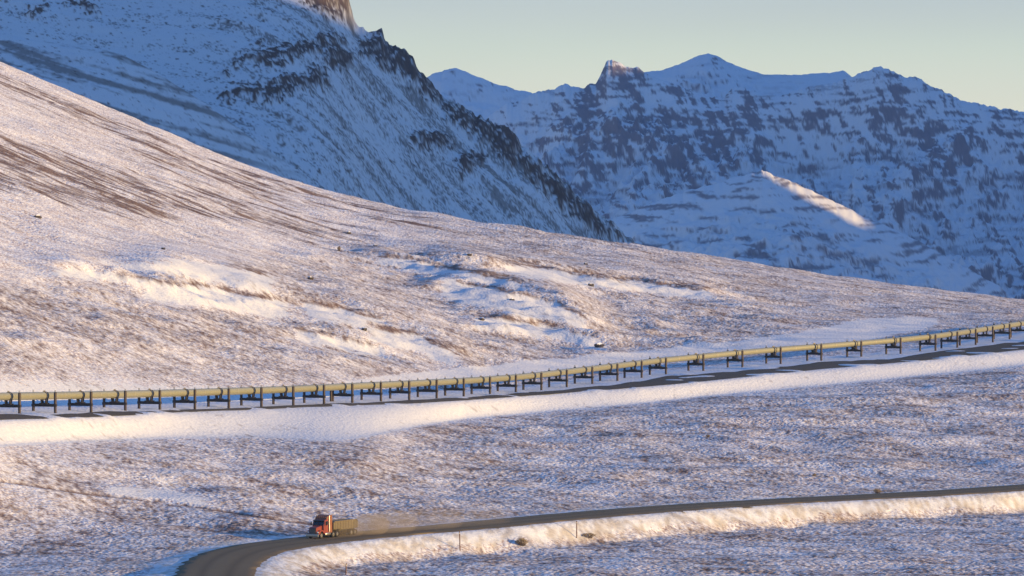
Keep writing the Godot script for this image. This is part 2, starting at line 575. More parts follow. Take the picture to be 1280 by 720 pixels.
func build_ground() -> void:
	# columns: close together where the photograph looks, wider apart to the sides
	var us := PackedFloat32Array()
	var uc := -330.0
	while uc < 1800.0:
		us.append(uc)
		uc += 2.3 if uc > -25.0 and uc < 1305.0 else 6.0
	var cols := us.size()
	var rows := 1040
	var ds := PackedFloat32Array()
	var d := 800.0
	while ds.size() < rows:
		ds.append(d)
		d *= 1.0012 if d < 1750.0 else (1.0009 if d < 2430.0 else 1.014)
	var cc := []
	for i in cols:
		cc.append(make_column(us[i]))
	var pos := PackedVector3Array()
	pos.resize(cols * rows)
	var col := PackedColorArray()
	col.resize(cols * rows)
	var packed := PackedByteArray()          # 1 where wind-packed snow covers the stubble
	packed.resize(cols * rows)
	var snow := Vector3(0.80, 0.81, 0.83)
	var tuss: FastNoiseLite = nz.tuss
	var tuss2: FastNoiseLite = nz.tuss2
	var fine: FastNoiseLite = nz.fine
	var patch: FastNoiseLite = nz.patch
	var streak: FastNoiseLite = nz.streak
	var p0: FastNoiseLite = nz.hump2
	var nz_band: FastNoiseLite = nz.band
	var speck: FastNoiseLite = nz.speck
	var streak2: FastNoiseLite = nz.streak2
	for j in rows:
		d = ds[j]
		for i in cols:
			var c: Column = cc[i]
			var x: float = (c.u - 640.0) / F * d
			var h := shaped(c, x, d, c.u)
			var v := row_of(h, d)
			var rd := 40.0
			if d < RGD0 + RGH:
				rd = road_near(x, d).x
			var pad := smoothstep(c.de - 4.0 / c.s, c.de + 2.0, d) * (1.0 - smoothstep(c.db, c.db + 8.0 / c.s, d))
			var bank := smoothstep(c.df - 14.0, c.df + 10.0, d) * (1.0 - smoothstep(c.de, c.de + 8.0, d))
			var shoulder := 1.0 - smoothstep(8.5, 15.0, rd)
			var behind := smoothstep(c.db, c.db + 40.0, d)
			var swale := smoothstep(c.db, c.db + 20.0, d) * (1.0 - smoothstep(c.db + 20.0, c.db + 70.0, d))
			var hill := behind * (1.0 - smoothstep(300.0, 350.0, v + c.u * 0.1 - 30.0)) * (1.0 - smoothstep(430.0, 700.0, c.u))
			var n1 := tuss.get_noise_2d(x * 0.5, d * 0.5)
			var n2 := tuss2.get_noise_2d(x * 0.7, d * 0.6)
			var n3 := fine.get_noise_2d(x * 0.5, d * 0.38)
			var bankf := 0.0
			var lip := 0.0
			if behind > 0.0 and c.banks.size():
				var wob := 4.0 * p0.get_noise_2d(x, d)
				for b in c.banks:
					var sv: float = v - b[0] + wob
					if sv > -6.0 and sv < b[2] * 1.1:
						bankf = maxf(bankf, b[3] * smoothstep(-1.0, 3.0, sv) * (1.0 - smoothstep(b[2] * 0.75, b[2] * 1.1, sv)))
						lip = maxf(lip, b[3] * smoothstep(-6.0, -3.0, sv) * (1.0 - smoothstep(-1.0, 2.0, sv)))
			if behind > 0.3 and c.sw_lo > 0.0 and v < c.sw_lo + 12.0 and v > c.sw_hi - 6.0:
				var wv := v + 3.0 * p0.get_noise_2d(x * 0.4, d * 0.3)
				swale = maxf(swale, smoothstep(c.sw_hi - 1.5, c.sw_hi + 1.5, wv) * (1.0 - smoothstep(c.sw_lo + 2.0, c.sw_lo + 8.0, wv)))
			# an old rut across the tundra
			if c.u < 410.0 and d < c.df:
				var rut := v - tab([-200.0, 0.0, 110.0, 215.0, 300.0, 390.0, 420.0], [570.0, 601.0, 616.0, 628.0, 641.0, 655.0, 660.0], c.u) + 1.5 * p0.get_noise_2d(x * 0.5, 0.0)
				lip = maxf(lip, (1.0 - smoothstep(0.6, 2.0, absf(rut))) * 1.2)
				bankf = maxf(bankf, smoothstep(-16.0, -8.0, rut + 8.0 * p0.get_noise_2d(x * 0.3, 50.0)) * (1.0 - smoothstep(-2.0, 0.0, rut)) * smoothstep(-0.1, 0.3, nz_band.get_noise_2d(x * 0.6, 9.0)))
				h -= 0.4 * (1.0 - smoothstep(0.0, 3.0, absf(rut)))
			var smooth_snow := clampf(maxf(maxf(maxf(bank, pad), bankf * 0.9), maxf(shoulder, swale)), 0.0, 1.0)
			var rough := 1.0 - 0.85 * smooth_snow
			h += rough * (n1 * 0.06 + n2 * 0.12) * (1.0 - 0.5 * hill) + n3 * 0.035 * rough
			if rd < 8.0:
				h = minf(h, -0.15 + road_near(x, d).y)
			pos[j * cols + i] = Vector3(x, h, -d)
			packed[j * cols + i] = 1 if maxf(smooth_snow - 0.5 * hill, 0.0) + 0.18 * n3 > 0.5 and lip < 0.3 else 0
			# how much snow lies here
			var p := patch.get_noise_2d(x * 1.0, d * 0.55)
			var cover := 0.61 + p * 0.20 + nz_band.get_noise_2d(x * 0.5, d) * 0.26 - n1 * 0.12 - n2 * 0.12 + n3 * 0.34 + speck.get_noise_2d(x * 1.0, d * 0.5) * 0.42
			cover += 0.46 * smooth_snow - lip * 0.36
			if hill > 0.0:
				var across := x * 0.36 + d * 0.93
				var along := x * 0.93 - d * 0.36
				var st := streak.get_noise_2d(along * 0.055, across * 0.30)
				var st2 := streak2.get_noise_2d(along * 0.11, across * 0.62)
				var br := 1e9
				for b in BROWN:
					br = minf(br, stroke(c.u, v, b))
				var field := smoothstep(8.0, -10.0, br + st * 10.0)
				cover = lerpf(cover, 0.95 - 0.52 * field + st * lerpf(0.35, 0.5, field) + st2 * lerpf(0.75, 1.1, field) + n3 * 0.16, hill)
			var k := smoothstep(0.08, 0.88, cover)
			var warm := 0.5 + 0.5 * patch.get_noise_2d(x * 3.0 + 500.0, d * 3.0)
			var grass := Vector3(0.185, 0.127, 0.115).lerp(Vector3(0.24, 0.175, 0.13), warm)
			var q := grass.lerp(snow, k)
			if rd < 24.0:
				# sand and dust from the road on the snow of the verge
				var dirt := (1.0 - smoothstep(11.0, 24.0, rd)) * smoothstep(-0.25, 0.5, n3 * 0.5 + n2 * 0.4 + speck.get_noise_2d(x * 0.8 + 90.0, d * 0.25) * 0.6 + 0.05)
				q = q.lerp(Vector3(0.42, 0.33, 0.22), dirt * 0.6)
			col[j * cols + i] = Color(q.x, q.y, q.z)
	var nrm := normals_of(pos, cols, rows)
	var m := ground_material(190.0, 2.5, 0.22, 5)
	m.albedo_texture = stubble_texture()
	var clean := ground_material(120.0, 1.6, 0.16, 6)
	var g := structure("ground", sheet(pos, col, cols, rows, nrm, packed), null)
	g.mesh.surface_set_material(0, m)
	g.mesh.surface_set_material(1, clean)

func build_pad() -> void:
	# gravel work pad in front of the pipe: a strip just above the level of the pad; drifts of snow lie over it
	var st := SurfaceTool.new()
	st.begin(Mesh.PRIMITIVE_TRIANGLES)
	st.set_smooth_group(1)
	var prev := []
	var u := -200.0
	var nw := noise(77, 90.0, 3)
	while u <= 1440.0:
		var c := make_column(u)
		var da := c.de - 0.5 + 3.0 * nw.get_noise_1d(u)
		var dbb := lerpf(c.de, c.dp, 0.62 + 0.35 * nw.get_noise_1d(u + 900.0))
		var ring := []
		for k in 4:
			var dd := lerpf(da, dbb, k / 3.0)
			var edge := 0.06 if (k == 0 or k == 3) else 0.23
			ring.append(Vector3(x_at(u, dd), c.hp + edge, -dd))
		if prev.size():
			for k in 3:
				quad(st, prev[k], ring[k], ring[k + 1], prev[k + 1], ring[k] - Vector3(0, 50, 0))
		prev = ring
		u += 8.0
	st.generate_normals()
	var m := ground_material(6.0, 4.0, 0.5, 9)
	m.vertex_color_use_as_albedo = false
	m.albedo_color = Color(0.19, 0.16, 0.125).linear_to_srgb()
	structure("gravel_pad", st.commit(), m)

func build_road() -> void:
	var st := SurfaceTool.new()
	st.begin(Mesh.PRIMITIVE_TRIANGLES)
	st.set_smooth_group(1)
	var prev := []
	var prevc := []
	var wob := noise(31, 14.0, 3)
	var dust := noise(32, 22.0, 3)
	var offs := [-6.6, -5.9, -4.6, -3.4, -2.2, -1.0, 0.0, 1.0, 2.2, 3.4, 4.6, 5.9, 6.6]
	for i in road_pts.size():
		var q := road_pts[i]
		var t := (road_pts[mini(i + 2, road_pts.size() - 1)] - road_pts[maxi(i - 2, 0)])
		t.y = 0.0
		t = t.normalized()
		var side := Vector3(-t.z, 0, t.x)     # to the right of the travel direction (towards the camera)
		var ring := []
		var cl := []
		for k in offs.size():
			var o: float = offs[k]
			var w := 0.0
			if absf(o) > 6.0:
				w = wob.get_noise_2d(i * 1.2, o * 10.0) * 1.5
			var y := q.y + 0.10 - absf(o) * 0.015 - o * 0.012
			if absf(o) > 6.0:
				y -= 0.25
			ring.append(Vector3(q.x, y, q.z) + side * (o + w))
			var g := 0.18 + 0.02 * dust.get_noise_2d(i * 0.25, o * 4.0) + 0.012 * wob.get_noise_2d(i * 6.0, o * 40.0)
			var c := Color(g * 1.38, g * 1.08, g * 0.66)
			if absf(absf(o) - 2.2) < 0.3:
				c = c * 0.74
			if absf(o) > 5.0:
				c = Color(0.23, 0.175, 0.105)
			cl.append(c)
		if prev.size():
			for k in offs.size() - 1:
				for e in [[prev, prevc, k], [prev, prevc, k + 1], [ring, cl, k + 1], [prev, prevc, k], [ring, cl, k + 1], [ring, cl, k]]:
					st.set_color(e[1][e[2]])
					st.add_vertex(e[0][e[2]])
		prev = ring
		prevc = cl
	st.generate_normals()
	var m := ground_material(5.0, 2.0, 0.35, 12)
	m.roughness = 0.85
	structure("road", st.commit(), m)

# ------------------------------------------------------------------ mountains
# crest: columns and rows of the photograph at depth dc; the face falls towards the camera with the given slope
func build_mountain(called: String, o: Dictionary) -> void:
	var cols: int = o.cols
	var rows: int = o.rows
	var u0: float = o.u0
	var u1: float = o.u1
	var d0: float = o.d0
	var d1: float = o.d1
	var pos := PackedVector3Array()
	pos.resize(cols * rows)
	var hfun: Callable = o.height
	for j in rows:
		var d := lerpf(d0, d1, j / float(rows - 1))
		for i in cols:
			var u := lerpf(u0, u1, i / float(cols - 1))
			var x := (u - 640.0) / F * d
			pos[j * cols + i] = Vector3(x, hfun.call(j * cols + i, i, u, x, d), -d)
	var nrm := normals_of(pos, cols, rows)
	var col := PackedColorArray()
	col.resize(cols * rows)
	var cfun: Callable = o.color
	for k in cols * rows:
		var p := pos[k]
		col[k] = cfun.call(k, p, nrm[k])
	var m := structure(called, sheet(pos, col, cols, rows, nrm), o.material)
	m.set_meta("label", o.label)

func column_table(u0: float, u1: float, cols: int, xs: Array, ys: Array) -> PackedFloat32Array:
	var out := PackedFloat32Array()
	for i in cols:
		out.append(tab(xs, ys, lerpf(u0, u1, i / float(cols - 1))))
	return out

func soften(a: PackedFloat32Array, r: int) -> PackedFloat32Array:
	var out := a.duplicate()
	for pass_ in 2:
		var src := out.duplicate()
		for i in src.size():
			var t := 0.0
			for k in range(-r, r + 1):
				t += src[clampi(i + k, 0, src.size() - 1)]
			out[i] = t / (2 * r + 1)
	return out

# distance in photograph pixels from (u, v) to a stroke, used to say where outcrops lie on a face
func stroke(u: float, v: float, pts: Array) -> float:
	var best := 1e9
	for k in pts.size() - 1:
		var a: Vector3 = pts[k]
		var b: Vector3 = pts[k + 1]
		var ab := Vector2(b.x - a.x, b.y - a.y)
		var t := clampf(Vector2(u - a.x, v - a.y).dot(ab) / ab.length_squared(), 0.0, 1.0)
		var dist := Vector2(u - a.x - ab.x * t, v - a.y - ab.y * t).length() - lerpf(a.z, b.z, t)
		best = minf(best, dist)
	return best

var crag_box: Array = []

func rocky_mountain() -> void:
	var u0 := -150.0
	var u1 := 840.0
	var cols := 640
	var cu := [-150.0, 0.0, 150.0, 300.0, 400.0, 432.0, 438.0, 443.0, 458.0, 462.0, 478.0, 481.0, 505.0, 516.0, 524.0, 540.0, 552.0, 575.0, 590.0, 612.0, 640.0, 648.0, 668.0, 700.0, 745.0, 795.0, 840.0]
	var cv := [-60.0, -70.0, -60.0, -70.0, -45.0, -12.0, 8.0, 27.0, 38.0, 41.0, 40.0, 52.0, 66.0, 76.0, 90.0, 108.0, 122.0, 130.0, 141.0, 152.0, 166.0, 178.0, 196.0, 224.0, 262.0, 304.0, 345.0]
	var crest := column_table(u0, u1, cols, cu, cv)
	var soft := soften(crest, 26)
	var su := [-150.0, 0.0, 50.0, 100.0, 150.0, 200.0, 260.0, 340.0, 410.0, 480.0, 840.0]
	var sv := [60.0, 50.0, 51.0, 55.0, 66.0, 92.0, 130.0, 190.0, 238.0, 285.0, 520.0]
	var should := column_table(u0, u1, cols, su, sv)
	var big := noise(201, 90.0, 4, true)
	var med := noise(202, 26.0, 4)
	var jag := noise(203, 9.0, 3)
	var strat := noise(204, 30.0, 3)
	var DC := 3430.0
	var crags := [
		[Vector3(436, -10, 16), Vector3(420, 6, 16), Vector3(395, 2, 10)],
		[Vector3(478, 46, 6), Vector3(462, 60, 9), Vector3(500, 74, 17), Vector3(520, 90, 11), Vector3(538, 115, 7), Vector3(548, 122, 6)],
		[Vector3(345, 78, 7), Vector3(330, 72, 8), Vector3(365, 64, 7), Vector3(415, 55, 9), Vector3(430, 78, 10), Vector3(412, 80, 6)],
		[Vector3(283, 122, 4), Vector3(300, 112, 3), Vector3(335, 118, 8), Vector3(372, 103, 8), Vector3(398, 98, 9)],
		[Vector3(282, 92, 2), Vector3(300, 78, 3), Vector3(325, 60, 2)],
		[Vector3(100, 2, 4), Vector3(118, 12, 2)], [Vector3(85, -2, 5), Vector3(96, 3, 3)], [Vector3(40, 16, 2), Vector3(58, 11, 2)],
		[Vector3(520, 175, 5), Vector3(552, 178, 8)], [Vector3(580, 205, 8), Vector3(600, 198, 4)],
		[Vector3(560, 138, 6), Vector3(588, 152, 9), Vector3(610, 165, 12), Vector3(635, 178, 16), Vector3(640, 194, 11)],
		[Vector3(655, 203, 6), Vector3(690, 233, 10), Vector3(720, 260, 7), Vector3(770, 296, 5)],
	]
	var mot := noise(211, 7.0, 4, false, 0.6)
	crag_box.resize(cols * 330)
	crag_box.fill(0.3)
	var hf := func(idx: int, i: int, u: float, x: float, d: float) -> float:
		var dz := DC - d
		var hc := height_at(lerpf(crest[i], soft[i], smoothstep(0.0, 45.0, dz)), DC)
		hc += jag.get_noise_1d(x * 1.3) * 2.4 * (1.0 - smoothstep(0.0, 25.0, dz))
		if dz < 0.0:
			return hc + dz * 0.9
		# the face: ribs and runnels along the fall line, crags, scree below
		var h := hc - dz * 0.36 - 4.0 * smoothstep(0.0, 30.0, dz)
		var a := smoothstep(0.0, 40.0, dz)
		var fall := smoothstep(230.0, 400.0, u)
		var across := x * 0.42 + d * 0.9
		var along := x * 0.9 - d * 0.42
		h -= a * (0.5 - 0.5 * big.get_noise_2d(along * 0.3, across * 0.8)) * lerpf(5.0, 11.0, fall)
		h += a * med.get_noise_2d(along * 0.5, across) * 2.4 * lerpf(0.3, 1.0, fall)
		var best := 1e9
		if d > 3060.0:
			var v := row_of(h, d)
			for s in crags:
				best = minf(best, stroke(u, v, s))
		var rk := smoothstep(9.0, -5.0, best + mot.get_noise_2d(x, d * 0.5) * 15.0)
		crag_box[idx] = rk
		h += rk * (1.0 + 2.2 * jag.get_noise_2d(x, d * 0.5) + 1.4 * absf(fmod(absf(h * 0.16 + strat.get_noise_2d(x, d)), 2.0) - 1.0))
		h += a * jag.get_noise_2d(x, d * 0.7) * 0.7 * smoothstep(430.0, 560.0, u)
		# rounded shoulder in front, on the left
		var hs := height_at(should[i], 3090.0)
		var ds := 3090.0 - d
		var s := hs - (ds * 0.30 if ds > 0.0 else -ds * 0.55)
		s -= 0.0006 * ds * ds if ds > 0.0 else 0.0
		s += strat.get_noise_2d(x * 0.5, d) * 1.2
		var k := 5.0
		return maxf(h, s) + maxf(0.0, k - absf(h - s)) * maxf(0.0, k - absf(h - s)) / (4.0 * k)
	var mot2 := noise(212, 3.2, 2)
	var scr := noise(213, 14.0, 3)
	var gritty := noise(214, 1.7, 1)
	var cf := func(idx: int, p: Vector3, n: Vector3) -> Color:
		var d := -p.z
		var u := 640.0 + p.x / d * F
		var v := row_of(p.y, d)
		var m := mot.get_noise_2d(p.x, p.y * 1.4 + d * 0.3)
		var m2 := mot2.get_noise_2d(p.x, p.y + d * 0.5)
		var rock := smoothstep(0.3, 0.75, crag_box[idx] * 0.86 + m * 0.75 + m2 * 0.6)
		# streaks of scree down the fall line
		var x_w := p.x
		var fall := smoothstep(230.0, 400.0, u)
		var across := p.x * 0.42 + d * 0.9
		var along := p.x * 0.9 - d * 0.42
		var st := scr.get_noise_2d(along * 0.11 + 14.0 * med.get_noise_2d(x_w * 0.4, d * 0.3), across * 0.62)
		var low := smoothstep(470.0, 700.0, u)
		var bowl := smoothstep(330.0, 200.0, u) * smoothstep(3110.0, 3140.0, d)
		var scree := smoothstep(-0.05, 0.55, st * 1.2 + m * 0.6 + m2 * 0.55 + gritty.get_noise_2d(p.x, p.y + d * 0.4) * 0.6 + 0.06 * fall + 0.26 * low - 0.14 - 0.42 * bowl)
		# grass and stones in curved lines on the rounded shoulder
		var sh := smoothstep(3120.0, 3090.0, d) * smoothstep(420.0, 250.0, u)
		var lines := scr.get_noise_2d(p.x * 0.10 + 300.0, (p.y + p.x * 0.30) * 2.2)
		scree = lerpf(scree, smoothstep(-0.2, 0.45, lines * 1.25 + m * 0.45), sh)
		var steep := smoothstep(0.50, 0.34, n.y + m * 0.5 + m2 * 0.3)
		var stone := Vector3(0.062, 0.046, 0.046).lerp(Vector3(0.13, 0.092, 0.078), 0.5 + 0.5 * m2)
		var grit := Vector3(0.20, 0.185, 0.175)
		var q := Vector3(0.78, 0.79, 0.82).lerp(grit, scree * 0.85)
		q = q.lerp(stone, clampf(maxf(rock, steep * 0.6), 0.0, 1.0))
		return Color(q.x, q.y, q.z)
	build_mountain("rocky_mountain", {"cols": cols, "rows": 330, "u0": u0, "u1": u1, "d0": 2920.0, "d1": 3470.0, "height": hf, "color": cf,
		"material": ground_material(60.0, 4.0, 0.25, 21), "label": "snow streaked mountainside with dark crags and scree behind the tundra hill"})

# a distant ridge: crest polyline, depth of the crest, slope of the face and how rocky it is
func far_ridge(called: String, label: String, cu: Array, cv: Array, dc: float, run: float, slope: float, amp: float, rocky: float, band: float, sd: int, cols: int, rows: int, lean := 0.0) -> void:
	var u0: float = cu[0]
	var u1: float = cu[cu.size() - 1]
	var crest := column_table(u0, u1, cols, cu, cv)
	var soft := soften(crest, 22)
	var big := noise(sd, 330.0, 5, true, 0.55)
	var med := noise(sd + 1, 70.0, 4, false, 0.6)
	var jag := noise(sd + 2, 30.0, 4, false, 0.6)
	var strat := noise(sd + 3, 160.0, 3)
	var hf := func(idx: int, i: int, u: float, x: float, d: float) -> float:
		var dz := dc - d
		var hc: float = height_at(lerpf(crest[i], soft[i], smoothstep(0.0, 130.0, dz)), dc) + (jag.get_noise_1d(x * 1.6) * 7.0 + med.get_noise_1d(x * 1.3) * 9.0) * (0.15 + rocky) * (1.0 - smoothstep(0.0, 80.0, dz))
		if dz < 0.0:
			return hc + dz * 0.6
		var a := smoothstep(0.0, 160.0, dz)
		var h := hc - dz * slope
		h -= a * amp * (0.55 - 0.45 * big.get_noise_2d(x * 0.9 + dz * lean, dz * 0.42))
		h += a * (med.get_noise_2d(x * 0.7, d * 1.1) * 17.0 + jag.get_noise_2d(x * 0.8, d * 1.3) * 6.0)
		# beds of rock: steps
		var y := h * 0.055 + strat.get_noise_2d(x, d) * 0.8
		h += a * 5.0 * band * (smoothstep(0.0, 0.45, y - floorf(y)) - (y - floorf(y)))
		return h
	var mot := noise(sd + 4, 15.0, 4, false, 0.75)
	var mot2 := noise(sd + 5, 90.0, 3)
	var chute := noise(sd + 8, 46.0, 3, true, 0.5)
	var diag := noise(sd + 7, 17.0, 4, false, 0.65)
	var lines := noise(sd + 6, 15.0, 4, false, 0.6)
	var cf := func(idx: int, p: Vector3, n: Vector3) -> Color:
		var d := -p.z
		var m := mot.get_noise_2d(p.x * 0.6, p.y * 1.35 + d * 0.2)
		var m2 := mot2.get_noise_2d(p.x * 0.8, p.y + d * 0.2)
		var bl := lines.get_noise_2d(p.x * 0.13, p.y * 1.15 + strat.get_noise_2d(p.x, d) * 12.0)
		var steep := 1.0 - n.y
		var uu := 640.0 + p.x / d * F
		var vv := row_of(p.y, d)
		var rz := rocky * smoothstep(640.0, 740.0, uu) * lerpf(1.3, 0.15, smoothstep(150.0, 240.0, vv))
		var r := rz * 0.95 + (steep - 0.08) * 1.9 - 0.60 + m * 0.42 + bl * 0.95 - 0.75 * maxf(0.0, chute.get_noise_2d(p.x + p.y * 0.4, p.y * 0.2 + 400.0) + 0.15) + m2 * 0.25 + 0.55 * big.get_noise_2d(p.x * 0.9 + (dc - d) * lean, (dc - d) * 0.42) + 0.75 * diag.get_noise_2d((p.x * 0.75 + p.y * 0.65) * 0.9, (p.y * 0.75 - p.x * 0.65) * 0.25)
		var rock := smoothstep(0.02, 0.38, r)
		var beds := band * smoothstep(0.12, 0.42, bl + m * 0.35 + m2 * 0.45)
		var k := clampf(maxf(rock, beds), 0.0, 1.0)
		var stone := Vector3(0.09, 0.066, 0.074).lerp(Vector3(0.17, 0.122, 0.125), clampf(0.5 + m, 0.0, 1.0))
		var q := Vector3(0.78, 0.79, 0.82).lerp(stone, k * 0.9)
		return Color(q.x, q.y, q.z)
	build_mountain(called, {"cols": cols, "rows": rows, "u0": u0, "u1": u1, "d0": dc - run, "d1": dc + 60.0, "height": hf, "color": cf, "material": far_mat, "label": label})

var far_mat: StandardMaterial3D
const SUN_DIR := Vector3(0.91925, 0.13053, 0.37140)   # towards the sun: 7.5 degrees up, to the right and a little behind the camera

func far_mountains() -> void:
	far_mat = ground_material(170.0, 5.0, 0.2, 41)
	# snow peak farthest back, on the left
	far_ridge("snow_mountain", "snowy peak far behind the rocky mountainside", [500.0, 540.0, 556.0, 568.0, 590.0, 620.0, 650.0, 700.0, 760.0], [112.0, 93.0, 87.0, 84.0, 93.0, 104.0, 113.0, 125.0, 150.0],
		11800.0, 900.0, 0.42, 60.0, 0.12, 0.25, 310, 190, 130)
	# snow dome behind the crags
	far_ridge("snow_mountain", "smooth snow dome rising behind the jagged crags", [760.0, 800.0, 830.0, 850.0, 868.0, 885.0, 897.0, 910.0, 930.0, 955.0, 1000.0, 1040.0, 1054.0, 1064.0, 1100.0, 1140.0], [100.0, 91.0, 87.0, 79.0, 71.0, 66.0, 70.0, 77.0, 86.0, 93.0, 93.0, 90.0, 88.0, 95.0, 120.0, 140.0],
		11200.0, 900.0, 0.30, 40.0, 0.05, 0.2, 320, 260, 130)
	# the main jagged range
	far_ridge("jagged_mountain", "long jagged range of dark crags and blue snow across the valley",
		[600.0, 640.0, 668.0, 690.0, 700.0, 708.0, 718.0, 728.0, 738.0, 745.0, 751.0, 758.0, 766.0, 777.0, 783.0, 797.0, 815.0, 840.0, 865.0, 880.0, 905.0, 915.0, 930.0, 950.0, 975.0, 1005.0, 1040.0, 1064.0, 1085.0, 1097.0, 1112.0, 1130.0, 1148.0, 1160.0, 1185.0, 1215.0, 1250.0, 1280.0, 1340.0, 1440.0],
		[150.0, 128.0, 116.0, 113.0, 108.0, 105.0, 108.0, 113.0, 106.0, 103.0, 92.0, 77.0, 76.0, 80.0, 85.0, 84.0, 96.0, 104.0, 112.0, 122.0, 122.0, 112.0, 109.0, 118.0, 120.0, 108.0, 104.0, 95.0, 86.0, 82.0, 88.0, 95.0, 97.0, 105.0, 117.0, 127.0, 134.0, 138.0, 150.0, 120.0],
		9800.0, 1150.0, 0.42, 175.0, 0.40, 0.5, 330, 720, 420, 0.25)
	# spur in front of it
	far_ridge("mountain_spur", "spur with rock beds and a sunlit snow shelf running down before the range",
		[620.0, 700.0, 760.0, 820.0, 880.0, 925.0, 940.0, 952.0, 975.0, 1000.0, 1040.0, 1080.0, 1110.0, 1160.0, 1200.0, 1240.0, 1275.0, 1330.0, 1440.0],
		[370.0, 312.0, 276.0, 250.0, 232.0, 220.0, 216.0, 213.0, 221.0, 231.0, 249.0, 270.0, 283.0, 306.0, 330.0, 352.0, 378.0, 420.0, 480.0],
		8650.0, 700.0, 0.34, 60.0, 0.20, 0.9, 340, 430, 200)

func unseen_sunward_mountain() -> void:
	# unseen ridge, out of view, shaped to shade the slopes behind the tundra hill
	var cols := 420
	var rows := 24
	var pos := PackedVector3Array()
	var col := PackedColorArray()
	var rid := noise(401, 900.0, 4)
	for j in rows:
		for i in cols:
			var d := 700.0 + 12000.0 * i / float(cols - 1)
			var t := j / float(rows - 1)
			var x := lerpf(1900.0, 4300.0, t)
			var top := maxf(-140.0, tab(UNSEEN_CREST_D, UNSEEN_CREST_H, d + (x - 2740.0) * 0.404))
			var prof := 1.0 - absf(t - 0.35) / 0.65
			if t < 0.35:
				prof = t / 0.35
			prof = pow(prof, 0.9)
			var h := lerpf(-150.0, top, prof) + rid.get_noise_2d(x, d) * 60.0 * (1.0 - prof) * prof * 4.0
			pos.append(Vector3(x, h, -d))
			var g := 0.75 if rid.get_noise_2d(x * 6.0, d * 6.0) > -0.1 else 0.25
			col.append(Color(g, g, g * 1.03))
	# columns run away from the camera here: turn the sheet so that it faces up
	var nrm := normals_of(pos, cols, rows)
	for k in nrm.size():
		if nrm[k].y < 0.0:
			nrm[k] = -nrm[k]
	structure("unseen_mountain", sheet(pos, col, cols, rows, nrm), far_mat)

const UNSEEN_CREST_D := [1350.0, 1480.0, 1560.0, 1700.0, 2140.0, 2260.0, 2600.0, 3500.0, 6000.0, 7652.0, 7682.0, 7770.0, 7810.0, 8600.0, 8690.0, 8840.0, 8880.0, 8930.0, 8960.0, 9000.0, 9060.0, 13300.0]
const UNSEEN_CREST_H := [-120.0, 240.0, 570.0, 610.0, 610.0, 556.0, 590.0, 680.0, 720.0, 680.0, 280.0, 285.0, 680.0, 720.0, 586.0, 586.0, 670.0, 670.0, 520.0, 520.0, 720.0, 720.0]  # crest of the unseen ridge; its dips let sun through to spur and crags

# ------------------------------------------------------------------ things
func pipeline() -> void:
	var jacket := mat(Color(0.36, 0.345, 0.24), 0.45, 0.3)
	var tx := noise(61, 30.0, 4)
	jacket.uv1_triplanar = true
	jacket.uv1_world_triplanar = true
	jacket.uv1_scale = Vector3.ONE * 0.25
	var im := tx.get_seamless_image(256, 256)
	var g := Image.create(256, 256, false, Image.FORMAT_RGB8)
	for y in 256:
		for x in 256:
			var v := 0.80 + 0.2 * im.get_pixel(x, y).r
			g.set_pixel(x, y, Color(v, v, v * 0.98))
	jacket.albedo_texture = ImageTexture.create_from_image(g)
	var band := mat(Color(0.42, 0.38, 0.27), 0.5, 0.5)
	var root := thing("pipeline", "long khaki metal jacketed pipeline raised above the snow on steel supports", "pipeline", Vector3(x_at(pad_u[0], pad_d[0]), pipe_y[0], -pad_d[0]))
	var pts := []
	for i in SUP_U.size():
		pts.append(Vector3(x_at(pad_u[i], pad_d[i]), pipe_y[i], -pad_d[i]) - root.position)
	for i in pts.size() - 1:
		var a: Vector3 = pts[i]
		var b: Vector3 = pts[i + 1]
		var dirv := (b - a).normalized()
		var sec := part("pipe_section", tube([a, b], [0.77, 0.77], 20, i == 0 or i == pts.size() - 2), jacket, root)
		for f in [0.5]:
			var q := a.lerp(b, f)
			part("joint_band", tube([q - dirv * 0.12, q + dirv * 0.12], [0.80, 0.80], 20), band, sec)
	# supports
	var steel := mat(Color(0.045, 0.030, 0.026), 0.6, 0.2)
	var fin := mat(Color(0.22, 0.20, 0.17), 0.5, 0.5)
	var dark := mat(Color(0.03, 0.024, 0.022), 0.6, 0.2)
	var proto: Node3D = null
	for i in SUP_U.size():
		var p := Vector3(x_at(pad_u[i], pad_d[i]), 0, -pad_d[i])
		var a := Vector3(x_at(pad_u[maxi(i - 1, 0)], pad_d[maxi(i - 1, 0)]), 0, -pad_d[maxi(i - 1, 0)])
		var b := Vector3(x_at(pad_u[mini(i + 1, pad_u.size() - 1)], pad_d[mini(i + 1, pad_u.size() - 1)]), 0, -pad_d[mini(i + 1, pad_u.size() - 1)])
		var t := (b - a).normalized()
		var turn := atan2(t.x, t.z)
		p.y = pipe_y[i]
		if proto == null:
			proto = thing("pipeline_support", SUP_LABEL, "support", p, turn, "steel supports under the pipeline")
			make_support(proto, steel, fin, dark, -4.6)
			proto.position = p
		else:
			var o := proto.duplicate()
			o.name = numbered("pipeline_support")
			add_child(o)
			o.position = p
			o.rotation.y = turn
			if i == 14 or i == 38:
				part("post", tube([Vector3(2.35, -4.6, -1.1), Vector3(2.35, 0.62, -1.1)], [0.29, 0.29], 12), steel, o)
				o.set_meta("label", ["dark steel pipeline support with one post doubled, on the lower straight run", "dark steel pipeline support with a doubled post where the pipe climbs"][0 if i == 14 else 1])

const SUP_LABEL := "dark steel H-shaped support of two posts and a crossbeam under the pipeline"

